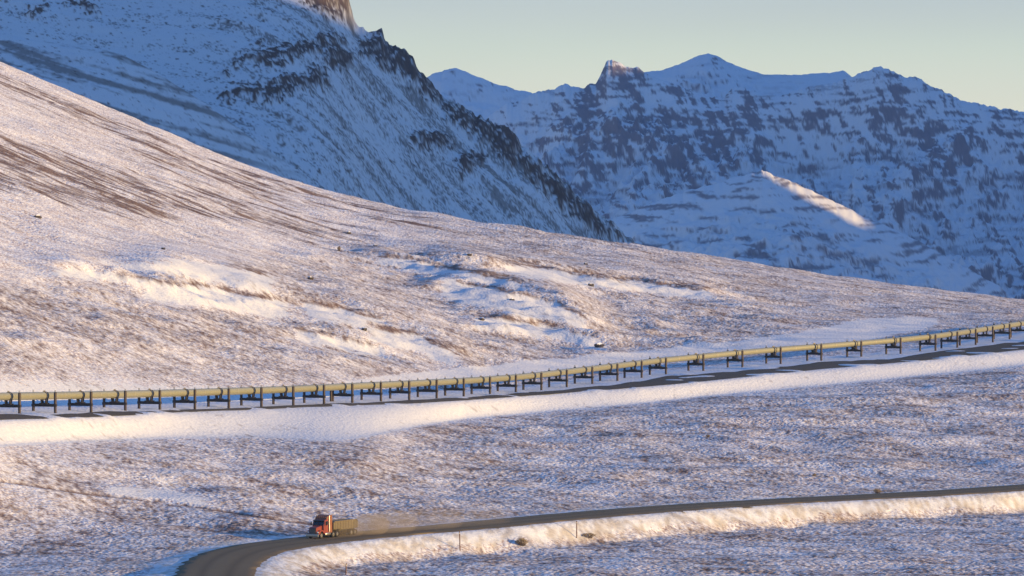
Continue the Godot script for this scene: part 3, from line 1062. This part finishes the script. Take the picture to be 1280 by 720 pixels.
# local axes: z along the pipe, x across, origin at the pipe's centre
func make_support(root: Node3D, steel: Material, fin: Material, dark: Material, foot: float) -> void:
	for s in [-1.0, 1.0]:
		var x: float = s * 2.35
		var post := part("post", tube([Vector3(x, foot, 0), Vector3(x, 0.62, 0)], [0.29, 0.29], 12), steel, root)
		part("post_cap", tube([Vector3(x, 0.62, 0), Vector3(x, 0.70, 0)], [0.32, 0.27], 12), dark, post)
		for q in [-0.1, 0.1]:
			part("heat_pipe", tube([Vector3(x + q, 0.68, 0), Vector3(x + q, 1.15, 0)], [0.055, 0.055], 8), fin, post)
		part("bracket", box(Vector3(0.62, 0.5, 0.62), Vector3(x, -1.86, 0), 0.03), dark, root)
	var st := SurfaceTool.new()
	st.begin(Mesh.PRIMITIVE_TRIANGLES)
	add_box(st, Vector3(4.4, 0.08, 0.5), Vector3(0, -1.62, 0), 0.01)
	add_box(st, Vector3(4.4, 0.08, 0.5), Vector3(0, -2.12, 0), 0.01)
	add_box(st, Vector3(4.4, 0.42, 0.12), Vector3(0, -1.87, 0), 0.01)
	st.generate_normals()
	part("crossbeam", st.commit(), dark, root)
	# sliding shoe with two legs and a clamp round the pipe
	var shoe := part("shoe", box(Vector3(1.7, 0.16, 1.5), Vector3(0, -1.50, 0), 0.03), dark, root)
	for s in [-1.0, 1.0]:
		part("shoe_leg", box(Vector3(0.24, 0.95, 1.1), Vector3(s * 0.48, -1.05, 0), 0.02, Basis(Vector3(0, 0, 1), s * -0.18)), dark, shoe)
	var cl := SurfaceTool.new()
	cl.begin(Mesh.PRIMITIVE_TRIANGLES)
	for zz in [-0.45, 0.45]:
		add_tube(cl, [Vector3(0, 0, zz - 0.11), Vector3(0, 0, zz + 0.11)], [0.84, 0.84], 20)
	cl.generate_normals()
	var clamp_ring := part("clamp", cl.commit(), steel, root)
	part("clamp_lug", box(Vector3(0.10, 0.34, 0.9), Vector3(0.0, 0.9, 0), 0.02), fin, clamp_ring)

func on_ground(u: float, v: float) -> Vector3:
	# first point of the ground met by the line of sight through a pixel
	var d := 820.0
	var c := make_column(u)
	var prev := 820.0
	while d < 2500.0:
		var x := x_at(u, d)
		if row_of(shaped(c, x, d, u), d) <= v:
			break
		prev = d
		d += 4.0
	for k in 6:
		var mid := (prev + d) * 0.5
		if row_of(shaped(c, x_at(u, mid), mid, u), mid) <= v:
			d = mid
		else:
			prev = mid
	return Vector3(x_at(u, d), shaped(c, x_at(u, d), d, u), -d)

# the wind-packed drainage behind the pipeline: rows of its near and far edge
const SWALE_U := [430.0, 470.0, 520.0, 560.0, 640.0, 700.0, 800.0, 900.0, 1000.0, 1060.0, 1100.0, 1140.0, 1172.0]
const SWALE_LO := [478.0, 475.5, 472.0, 470.0, 465.0, 459.0, 449.5, 439.0, 430.5, 424.0, 418.0, 409.0, 401.0]
const SWALE_HI := [477.0, 472.0, 466.0, 461.0, 453.5, 448.0, 438.5, 427.5, 415.0, 403.0, 397.5, 396.0, 399.0]

# ------------------------------------------------------------------ truck
func wheel(parent: Node, x: float, z: float, r: float, w: float, rubber: Material, metal: Material) -> void:
	var s := signf(x)
	var t := part("wheel", tube([Vector3(x - w * 0.5, r, z), Vector3(x - w * 0.42, r, z), Vector3(x + w * 0.42, r, z), Vector3(x + w * 0.5, r, z)], [r * 0.9, r, r, r * 0.9], 18), rubber, parent)
	part("rim", tube([Vector3(x + s * w * 0.46, r, z), Vector3(x + s * w * 0.54, r, z)], [r * 0.56, r * 0.5], 14), metal, t)
	part("hub", tube([Vector3(x + s * w * 0.5, r, z), Vector3(x + s * (w * 0.5 + 0.09), r, z)], [r * 0.2, r * 0.15], 10), metal, t)

func truck_and_trailer() -> void:
	var red := mat(Color(0.20, 0.032, 0.016), 0.45)
	red.clearcoat_enabled = true
	red.clearcoat = 0.4
	var dusty := mat(Color(0.19, 0.068, 0.03), 0.7)
	var chrome := mat(Color(0.42, 0.41, 0.39), 0.38, 0.85)
	var black := mat(Color(0.018, 0.016, 0.015), 0.6)
	var rubber := mat(Color(0.022, 0.02, 0.018), 0.85)
	var glass := mat(Color(0.012, 0.014, 0.018), 0.08)
	var lens := mat(Color(0.85, 0.84, 0.80), 0.15)
	var amber := mat(Color(0.8, 0.30, 0.03), 0.3)
	var tan := mat(Color(0.13, 0.105, 0.06), 0.85)
	var tan2 := mat(Color(0.14, 0.105, 0.06), 0.85)
	# where the road passes below the truck's front
	var k := 0
	for i in road_pts.size():
		var uu := 640.0 + road_pts[i].x / -road_pts[i].z * F
		if -road_pts[i].z > 960.0 and uu < 399.0:
			k = i
	var t := (road_pts[k - 5] - road_pts[k + 5])
	t.y = 0.0
	t = t.normalized()                     # the way the truck drives: to the left, towards the camera
	var right := t.cross(Vector3.UP)
	var at := road_pts[k] + right * 1.1 + Vector3(0, 0.10, 0)
	var turn := atan2(-t.x, -t.z)
	var tr := thing("truck", "red-orange long-nosed truck tractor driving along the dark road", "truck", at, turn)
	# frame and wheels; local -z is forward, the bumper is at z = 0
	part("chassis", box(Vector3(0.95, 0.28, 6.6), Vector3(0, 0.86, 3.6), 0.02), black, tr)
	for x in [-1.02, 1.02]:
		wheel(tr, x, 1.25, 0.53, 0.32, rubber, chrome)
	for z in [5.25, 6.6]:
		for x in [-0.95, 0.95]:
			wheel(tr, x, z, 0.53, 0.62, rubber, chrome)
	part("bumper", box(Vector3(2.5, 0.46, 0.24), Vector3(0, 0.62, 0.05), 0.06), chrome, tr)
	var hood := part("hood", prism([Vector2(0.16, 0.95), Vector2(0.14, 1.78), Vector2(0.30, 1.98), Vector2(1.2, 2.10), Vector2(2.05, 2.22), Vector2(2.05, 0.95)], -0.78, 0.78, 0.10), red, tr)
	part("grille", box(Vector3(1.15, 0.95, 0.06), Vector3(0, 1.36, 0.11), 0.02), black, hood)
	for q in 6:
		part("grille_bar", box(Vector3(1.1, 0.035, 0.03), Vector3(0, 0.98 + q * 0.15, 0.065), 0.008), chrome, hood)
	for x in [-1.0, 1.0]:
		var fender := part("fender", prism([Vector2(0.25, 0.75), Vector2(0.32, 1.22), Vector2(0.72, 1.46), Vector2(1.75, 1.46), Vector2(2.1, 1.2), Vector2(2.1, 0.95), Vector2(1.88, 0.95), Vector2(1.72, 1.2), Vector2(1.25, 1.33), Vector2(0.78, 1.2), Vector2(0.62, 0.75)], x - 0.24, x + 0.24, 0.04), red, tr)
		part("headlight", box(Vector3(0.30, 0.24, 0.10), Vector3(x * 0.94, 1.12, 0.26), 0.03), lens, fender)
		part("turn_signal", box(Vector3(0.10, 0.16, 0.06), Vector3(x * 1.15, 1.12, 0.30), 0.02), amber, fender)
	var cab := part("cab", prism([Vector2(2.05, 0.78), Vector2(2.05, 2.22), Vector2(2.42, 3.08), Vector2(2.8, 3.22), Vector2(3.55, 3.24), Vector2(3.55, 0.78)], -1.18, 1.18, 0.08), red, tr)
	for x in [-1.0, 1.0]:
		var ws := part("windshield", box(Vector3(0.98, 0.80, 0.04), Vector3(x * 0.53, 2.64, 2.19), 0.02, Basis(Vector3.RIGHT, 0.405)), glass, cab)
		part("wiper", box(Vector3(0.5, 0.02, 0.02), Vector3(x * 0.5, 2.35, 2.03), 0.004), black, ws)
		var door := part("door", box(Vector3(0.05, 2.0, 1.05), Vector3(x * 1.19, 1.95, 2.95), 0.02), red, tr)
		part("window", box(Vector3(0.03, 0.62, 0.86), Vector3(x * 1.215, 2.62, 2.98), 0.01), glass, door)
		part("handle", box(Vector3(0.04, 0.05, 0.2), Vector3(x * 1.225, 2.05, 3.3), 0.01), chrome, door)
		var mir := part("mirror", box(Vector3(0.22, 0.62, 0.10), Vector3(x * 1.52, 2.55, 2.28), 0.03), black, tr)
		part("mirror_arm", tube([Vector3(x * 1.18, 2.75, 2.4), Vector3(x * 1.45, 2.75, 2.30)], [0.025, 0.025], 6), chrome, mir)
		part("mirror_arm", tube([Vector3(x * 1.18, 2.32, 2.35), Vector3(x * 1.45, 2.32, 2.30)], [0.025, 0.025], 6), chrome, mir)
		var stack := part("exhaust_stack", tube([Vector3(x * 1.27, 1.1, 3.72), Vector3(x * 1.27, 3.6, 3.72), Vector3(x * 1.27, 3.9, 3.80)], [0.09, 0.09, 0.09], 10), chrome, tr)
		part("heat_shield", tube([Vector3(x * 1.27, 1.3, 3.72), Vector3(x * 1.27, 2.5, 3.72)], [0.14, 0.14], 10), chrome, stack)
		part("fuel_tank", tube([Vector3(x * 0.98, 0.72, 2.5), Vector3(x * 0.98, 0.72, 2.55), Vector3(x * 0.98, 0.72, 4.25), Vector3(x * 0.98, 0.72, 4.3)], [0.26, 0.31, 0.31, 0.26], 14), chrome, tr)
		part("mud_flap", box(Vector3(0.62, 0.7, 0.02), Vector3(x * 0.95, 0.55, 7.25), 0.005), black, tr)
	part("sun_visor", box(Vector3(2.2, 0.06, 0.42), Vector3(0, 3.10, 2.22), 0.02, Basis(Vector3.RIGHT, -0.35)), black, cab)
	var sleeper := part("sleeper", prism([Vector2(3.55, 0.85), Vector2(3.55, 3.24), Vector2(2.95, 3.26), Vector2(3.30, 3.72), Vector2(3.9, 3.92), Vector2(4.95, 3.95), Vector2(4.95, 0.85)], -1.19, 1.19, 0.08), dusty, tr)
	for q in 5:
		part("marker_light", box(Vector3(0.12, 0.07, 0.08), Vector3((q - 2) * 0.45, 3.62, 3.20), 0.015), amber, sleeper)
	part("fifth_wheel", tube([Vector3(0, 1.02, 5.9), Vector3(0, 1.16, 5.9)], [0.5, 0.5], 16), black, tr)
	# trailer: its own thing, on the fifth wheel
	var tl := thing("trailer", "low dusty tan trailer with ribbed sides hitched behind the red-orange truck", "trailer", at, turn)
	var body := part("body", prism([Vector2(5.4, 1.35), Vector2(5.4, 2.55), Vector2(5.9, 2.72), Vector2(13.6, 2.72), Vector2(14.0, 2.5), Vector2(14.0, 1.2), Vector2(7.6, 1.2), Vector2(7.3, 1.35)], -1.22, 1.22, 0.06), tan, tl)
	for x in [-1.24, 1.24]:
		for q in 9:
			part("rib", box(Vector3(0.07, 1.4, 0.10), Vector3(x, 1.95, 5.9 + q * 0.95), 0.015), tan2, body)
		part("top_rail", box(Vector3(0.10, 0.12, 8.2), Vector3(x, 2.72, 9.7), 0.02), tan2, body)
		part("landing_leg", box(Vector3(0.14, 0.95, 0.14), Vector3(x * 0.6, 0.75, 7.9), 0.02), black, tl)
		for z in [11.6, 12.9]:
			wheel(tl, x * 0.76, z, 0.53, 0.62, rubber, chrome)
		part("mud_flap", box(Vector3(0.62, 0.7, 0.02), Vector3(x * 0.76, 0.55, 13.6), 0.005), black, tl)
		part("tail_light", box(Vector3(0.22, 0.12, 0.05), Vector3(x * 0.8, 1.32, 14.02), 0.01), amber, tl)
	part("frame_rail", box(Vector3(1.0, 0.25, 6.4), Vector3(0, 1.02, 10.8), 0.02), black, tl)
	part("rear_bar", box(Vector3(2.2, 0.12, 0.12), Vector3(0, 0.6, 13.95), 0.02), black, tl)
	truck_at = at
	truck_back = -t
	truck_k = k

var truck_at := Vector3.ZERO
var truck_back := Vector3.FORWARD
var truck_k := 0

func dust() -> void:
	# the dust the wheels throw up, trailing over the road
	var spots := [[9.0, 1.3, 3.4, 5.0, 9.0, 0.07], [16.0, 1.6, 4.4, 6.0, 9.0, 0.14], [23.0, 1.6, 4.8, 6.5, 13.0, 0.085], [34.0, 1.5, 5.0, 7.0, 18.0, 0.04], [48.0, 1.3, 5.0, 7.5, 24.0, 0.016]]
	for a in spots:
		var s := 0.0
		var i := truck_k
		while s < a[0] and i < road_pts.size() - 3:
			s += road_pts[i].distance_to(road_pts[i + 1])
			i += 1
		var t := (road_pts[i + 2] - road_pts[i - 2]).normalized()
		var f := FogVolume.new()
		f.name = numbered("dust_cloud")
		f.shape = RenderingServer.FOG_VOLUME_SHAPE_ELLIPSOID
		f.size = Vector3(a[3], a[2], a[4])
		var m := FogMaterial.new()
		m.density = a[5]
		m.albedo = Color(0.90, 0.82, 0.70)
		f.material = m
		add_child(f)
		f.position = road_pts[i] + Vector3(0, a[1], 0)
		f.rotation.y = atan2(t.x, t.z)
		f.set_meta("kind", "stuff")
		tag(f, "thin tan dust hanging over the road behind the trailer", "dust", "dust trailing behind the truck")

# ------------------------------------------------------------------ small things
func snow_poles() -> void:
	var wood := mat(Color(0.16, 0.085, 0.05), 0.8)
	var refl := mat(Color(0.55, 0.50, 0.42), 0.4)
	var all := [[575.0, 688.0, 24.0, 0.03, "thin brown marker pole leaning slightly on the snow bank below the truck's road"],
		[721.0, 672.5, 21.5, 0.0, "thin brown marker pole upright beside a dry tuft on the road bank"],
		[432.0, 719.0, 15.0, -0.04, "short brown marker pole on the inside of the road's bend"]]
	for a in all:
		var p := on_ground(a[0], a[1])
		var hgt: float = a[2] * -p.z / F
		var o := thing("marker_pole", a[4], "pole", p, 0.3, "marker poles along the road")
		o.rotation.z = a[3]
		part("pole", tube([Vector3(0, -0.5, 0), Vector3(0, hgt * 0.97, 0), Vector3(0, hgt, 0)], [0.11, 0.10, 0.06], 8), wood, o)
		part("reflector", box(Vector3(0.14, 0.22, 0.03), Vector3(0, hgt - 0.35, 0.085), 0.008), refl, o)

func shrub_mesh(w: float, h: float, n: int, sd: int) -> Array:
	var r := RandomNumberGenerator.new()
	r.seed = sd
	var stems := SurfaceTool.new()
	stems.begin(Mesh.PRIMITIVE_TRIANGLES)
	var leaf := SurfaceTool.new()
	leaf.begin(Mesh.PRIMITIVE_TRIANGLES)
	leaf.set_smooth_group(-1)
	for i in n:
		var an := r.randf() * TAU
		var ra := sqrt(r.randf()) * w * 0.5
		var base := Vector3(cos(an), 0, sin(an)) * ra * 0.45
		var tip := Vector3(cos(an) * ra, h * (1.0 - 0.55 * pow(ra / (w * 0.5), 2.0)) * r.randf_range(0.7, 1.05), sin(an) * ra)
		var mid := base.lerp(tip, 0.55) + Vector3(r.randf_range(-0.1, 0.1), 0.08, r.randf_range(-0.1, 0.1))
		add_tube(stems, [base - Vector3(0, 0.2, 0), mid, tip], [0.02, 0.013, 0.006], 4, false)
		for q in 5:
			var c := mid.lerp(tip, r.randf()) + Vector3(r.randf_range(-0.12, 0.12), r.randf_range(-0.08, 0.1), r.randf_range(-0.12, 0.12))
			var a := Vector3(r.randf_range(-1, 1), r.randf_range(-0.3, 1), r.randf_range(-1, 1)).normalized() * 0.10
			var b := a.cross(Vector3(r.randf_range(-1, 1), r.randf_range(-1, 1), r.randf_range(-1, 1))).normalized() * 0.035
			for p in [c - a, c + b, c + a, c - a, c + a, c - b]:
				leaf.add_vertex(p)
	stems.generate_normals()
	leaf.generate_normals()
	return [stems.commit(), leaf.commit()]

func shrubs() -> void:
	var bark := mat(Color(0.14, 0.10, 0.065), 0.9)
	var dry := mat(Color(0.30, 0.22, 0.12), 0.9)
	dry.cull_mode = BaseMaterial3D.CULL_DISABLED
	var all := [[652.0, 681.0, 2.5, 1.45, 150, "rounded dry tan shrub alone on the snow below the road"],
		[735.0, 671.0, 3.2, 0.75, 110, "low wide tuft of dry grass beside the upright marker pole"],
		[1097.0, 616.5, 2.0, 1.1, 90, "small dark shrub at the far edge of the road"],
		[424.0, 313.5, 1.3, 1.8, 70, "narrow dark bush standing on the snowy hillside"],
		[885.0, 546.5, 1.0, 0.6, 40, "tiny dark tuft in the open tundra below the pipeline bank"],
		[1018.0, 595.0, 1.0, 0.55, 40, "tiny dark tuft in the open tundra above the road"]]
	for i in all.size():
		var a: Array = all[i]
		var p := on_ground(a[0], a[1])
		var o := thing("dry_shrub", a[5], "shrub", p, 0.0, "dry shrubs and tufts in the snow")
		var ms := shrub_mesh(a[2], a[3], a[4], 800 + i)
		part("stems", ms[0], bark, o)
		part("twigs", ms[1], dry, o)

func boulder_mesh(r: float, sd: int) -> Array:
	var sp := SphereMesh.new()
	sp.radius = 1.0
	sp.height = 2.0
	sp.radial_segments = 14
	sp.rings = 8
	var arr := sp.get_mesh_arrays()
	var vs: PackedVector3Array = arr[Mesh.ARRAY_VERTEX]
	var ix: PackedInt32Array = arr[Mesh.ARRAY_INDEX]
	var n := noise(sd, 1.1, 3)
	var out := []
	for kind in 2:
		var st := SurfaceTool.new()
		st.begin(Mesh.PRIMITIVE_TRIANGLES)
		st.set_smooth_group(-1 if kind == 0 else 1)
		for t in range(0, ix.size(), 3):
			var tri3 := []
			var hgt := 0.0
			for q in 3:
				var v := vs[ix[t + q]]
				var f := 1.0 + 0.55 * n.get_noise_3dv(v)
				var p := Vector3(v.x * 1.2, v.y * 0.72, v.z) * f * r
				hgt += v.y / 3.0
				if kind == 1:
					p = p * 1.02 + Vector3(0, 0.05 * r, 0)
				tri3.append(p)
			if kind == 0 or hgt > 0.62:
				for p in tri3:
					st.add_vertex(p)
		st.generate_normals()
		out.append(st.commit())
	return out

func boulders() -> void:
	var stone := mat(Color(0.06, 0.048, 0.042), 0.9)
	var snow := mat(Color(0.78, 0.79, 0.82), 0.9)
	var all := [[748.5, 434.0, 1.15, "large dark boulder just above the smooth snow hollow behind the pipeline"],
		[738.5, 357.5, 1.0, "dark boulder on the long snow bank of the lower hill"],
		[732.0, 330.5, 0.65, "small dark boulder on the far tundra above the snow bank"],
		[587.0, 319.0, 0.7, "small dark boulder on the smooth slope above the banks"],
		[469.0, 308.0, 0.6, "small dark boulder beside the narrow bush on the hillside"],
		[436.0, 292.0, 0.7, "dark boulder on the brown streaked upper slope"],
		[640.0, 376.0, 0.8, "dark boulder on the lip of a bright snow bank"],
		[602.0, 400.0, 0.7, "dark boulder in the mottled hollow between snow banks"],
		[47.0, 272.5, 0.9, "dark boulder at the start of the brown lip across the hill"],
		[204.0, 311.5, 0.6, "small dark boulder along the brown lip across the hill"],
		[388.0, 349.0, 0.8, "dark boulder in the broken snow at the hill's foot"],
		[455.0, 412.5, 0.7, "small dark boulder above the mottled flat behind the pipeline"]]
	for i in all.size():
		var a: Array = all[i]
		var p := on_ground(a[0], a[1])
		var o := thing("boulder", a[3], "boulder", p + Vector3(0, a[2] * 0.25, 0), i * 1.3, "dark boulders on the snowy slope")
		var ms := boulder_mesh(a[2], 900 + i)
		part("stone", ms[0], stone, o)
		part("snow_cap", ms[1], snow, o)

func build_noises() -> void:
	nz.broad = noise(11, 65.0, 3)
	nz.swell = noise(23, 24.0, 2)
	nz.band = noise(24, 20.0, 3)
	nz.speck = noise(25, 1.0, 1)
	nz.hump = noise(12, 46.0, 3, true, 0.35)
	nz.hump2 = noise(13, 12.0, 3)
	nz.run = noise(14, 9.0, 3)
	nz.drift = noise(15, 17.0, 2)
	nz.tuss = noise(16, 2.4, 2)
	nz.tuss2 = noise(17, 7.5, 2)
	nz.fine = noise(18, 1.15, 1)
	nz.patch = noise(19, 40.0, 4, false, 0.6)
	nz.streak = noise(20, 12.0, 3)
	for k in ["speck", "fine", "tuss"]:
		nz[k].noise_type = FastNoiseLite.TYPE_PERLIN
	nz.streak2 = noise(21, 3.2, 3, false, 0.6)

func _ready() -> void:
	rng.seed = 7
	# camera
	var cam := Camera3D.new()
	cam.name = "camera"
	cam.position = Vector3(0, EYE, 0)
	cam.rotation.x = -PITCH
	cam.fov = rad_to_deg(2.0 * atan(360.0 / F))
	cam.near = 10.0
	cam.far = 30000.0
	add_child(cam)
	# sky
	var env := Environment.new()
	env.background_mode = Environment.BG_SKY
	var sky := Sky.new()
	sky.sky_material = make_sky()
	env.sky = sky
	env.tonemap_mode = Environment.TONE_MAPPER_LINEAR
	env.tonemap_exposure = 1.64
	env.sdfgi_enabled = true
	env.ssao_enabled = true
	env.ssil_enabled = true
	env.fog_enabled = true
	env.fog_density = 0.000022
	env.volumetric_fog_enabled = true
	env.volumetric_fog_density = 0.0
	env.fog_light_color = Color(0.62, 0.76, 1.0)
	var we := WorldEnvironment.new()
	we.name = "environment"
	we.environment = env
	add_child(we)
	# sun: low, from the right
	var sun := DirectionalLight3D.new()
	sun.name = "sun"
	sun.light_energy = 1.6
	sun.light_angular_distance = 0.5
	sun.light_color = Color(1.0, 0.835, 0.535)
	sun.shadow_enabled = true
	sun.look_at_from_position(SUN_DIR * 100.0, Vector3.ZERO, Vector3.UP)
	add_child(sun)

	var t0 := Time.get_ticks_msec()
	build_noises()
	lay_out_pipeline()
	lay_out_road()
	print("layout ", Time.get_ticks_msec() - t0)
	build_ground()
	print("ground ", Time.get_ticks_msec() - t0)
	build_road()
	build_pad()
	rocky_mountain()
	print("rocky ", Time.get_ticks_msec() - t0)
	far_mountains()
	unseen_sunward_mountain()
	print("far ", Time.get_ticks_msec() - t0)
	pipeline()
	truck_and_trailer()
	dust()
	snow_poles()
	shrubs()
	boulders()
	print("pipeline ", Time.get_ticks_msec() - t0)

func make_sky() -> Material:
	# clear low-sun sky: cream at the horizon, pale green above it, blue overhead; thin streaks of high cloud low down
	var el := [-90.0, -1.0, 0.0, 0.9, 1.8, 5.0, 12.0, 30.0, 90.0]
	var cs := [Vector3(0.255, 0.272, 0.323), Vector3(0.442, 0.442, 0.425), Vector3(0.595, 0.552, 0.399), Vector3(0.484, 0.510, 0.391), Vector3(0.352, 0.455, 0.376), Vector3(0.230, 0.357, 0.425), Vector3(0.111, 0.246, 0.451), Vector3(0.061, 0.162, 0.408), Vector3(0.043, 0.119, 0.348)]
	var w := 512
	var h := 1024
	var im := Image.create(w, h, false, Image.FORMAT_RGBF)
	var wisp := noise(501, 60.0, 4)
	for y in h:
		var e := 90.0 - 180.0 * (y + 0.5) / h
		var k := 0
		while k < el.size() - 2 and el[k + 1] < e:
			k += 1
		var t: float = clampf((e - el[k]) / (el[k + 1] - el[k]), 0.0, 1.0)
		var c: Vector3 = cs[k].lerp(cs[k + 1], t)
		if e < -3.0:
			im.fill_rect(Rect2i(0, y, w, 1), Color(c.x, c.y, c.z))
			continue
		var er := deg_to_rad(e)
		for x in w:
			# the sky brightens towards the low sun, and thin streaks of cloud lie near the horizon
			var az := TAU * (x + 0.5) / w
			var dirv := Vector3(sin(az) * cos(er), sin(er), -cos(az) * cos(er))
			var ang := rad_to_deg(dirv.angle_to(SUN_DIR))
			var glow := 1.5 * exp(-ang * ang / 900.0)  # glow round the sun, out of view; lights the shaded right-facing slopes
			var f := 1.0
			if e < 14.0:
				f += 0.05 * wisp.get_noise_2d(x, e * 45.0)
			im.set_pixel(x, y, Color(c.x * (f + glow * 1.1), c.y * (f + glow), c.z * (f + glow * 0.85)))
	var m := PanoramaSkyMaterial.new()
	m.panorama = ImageTexture.create_from_image(im)
	return m
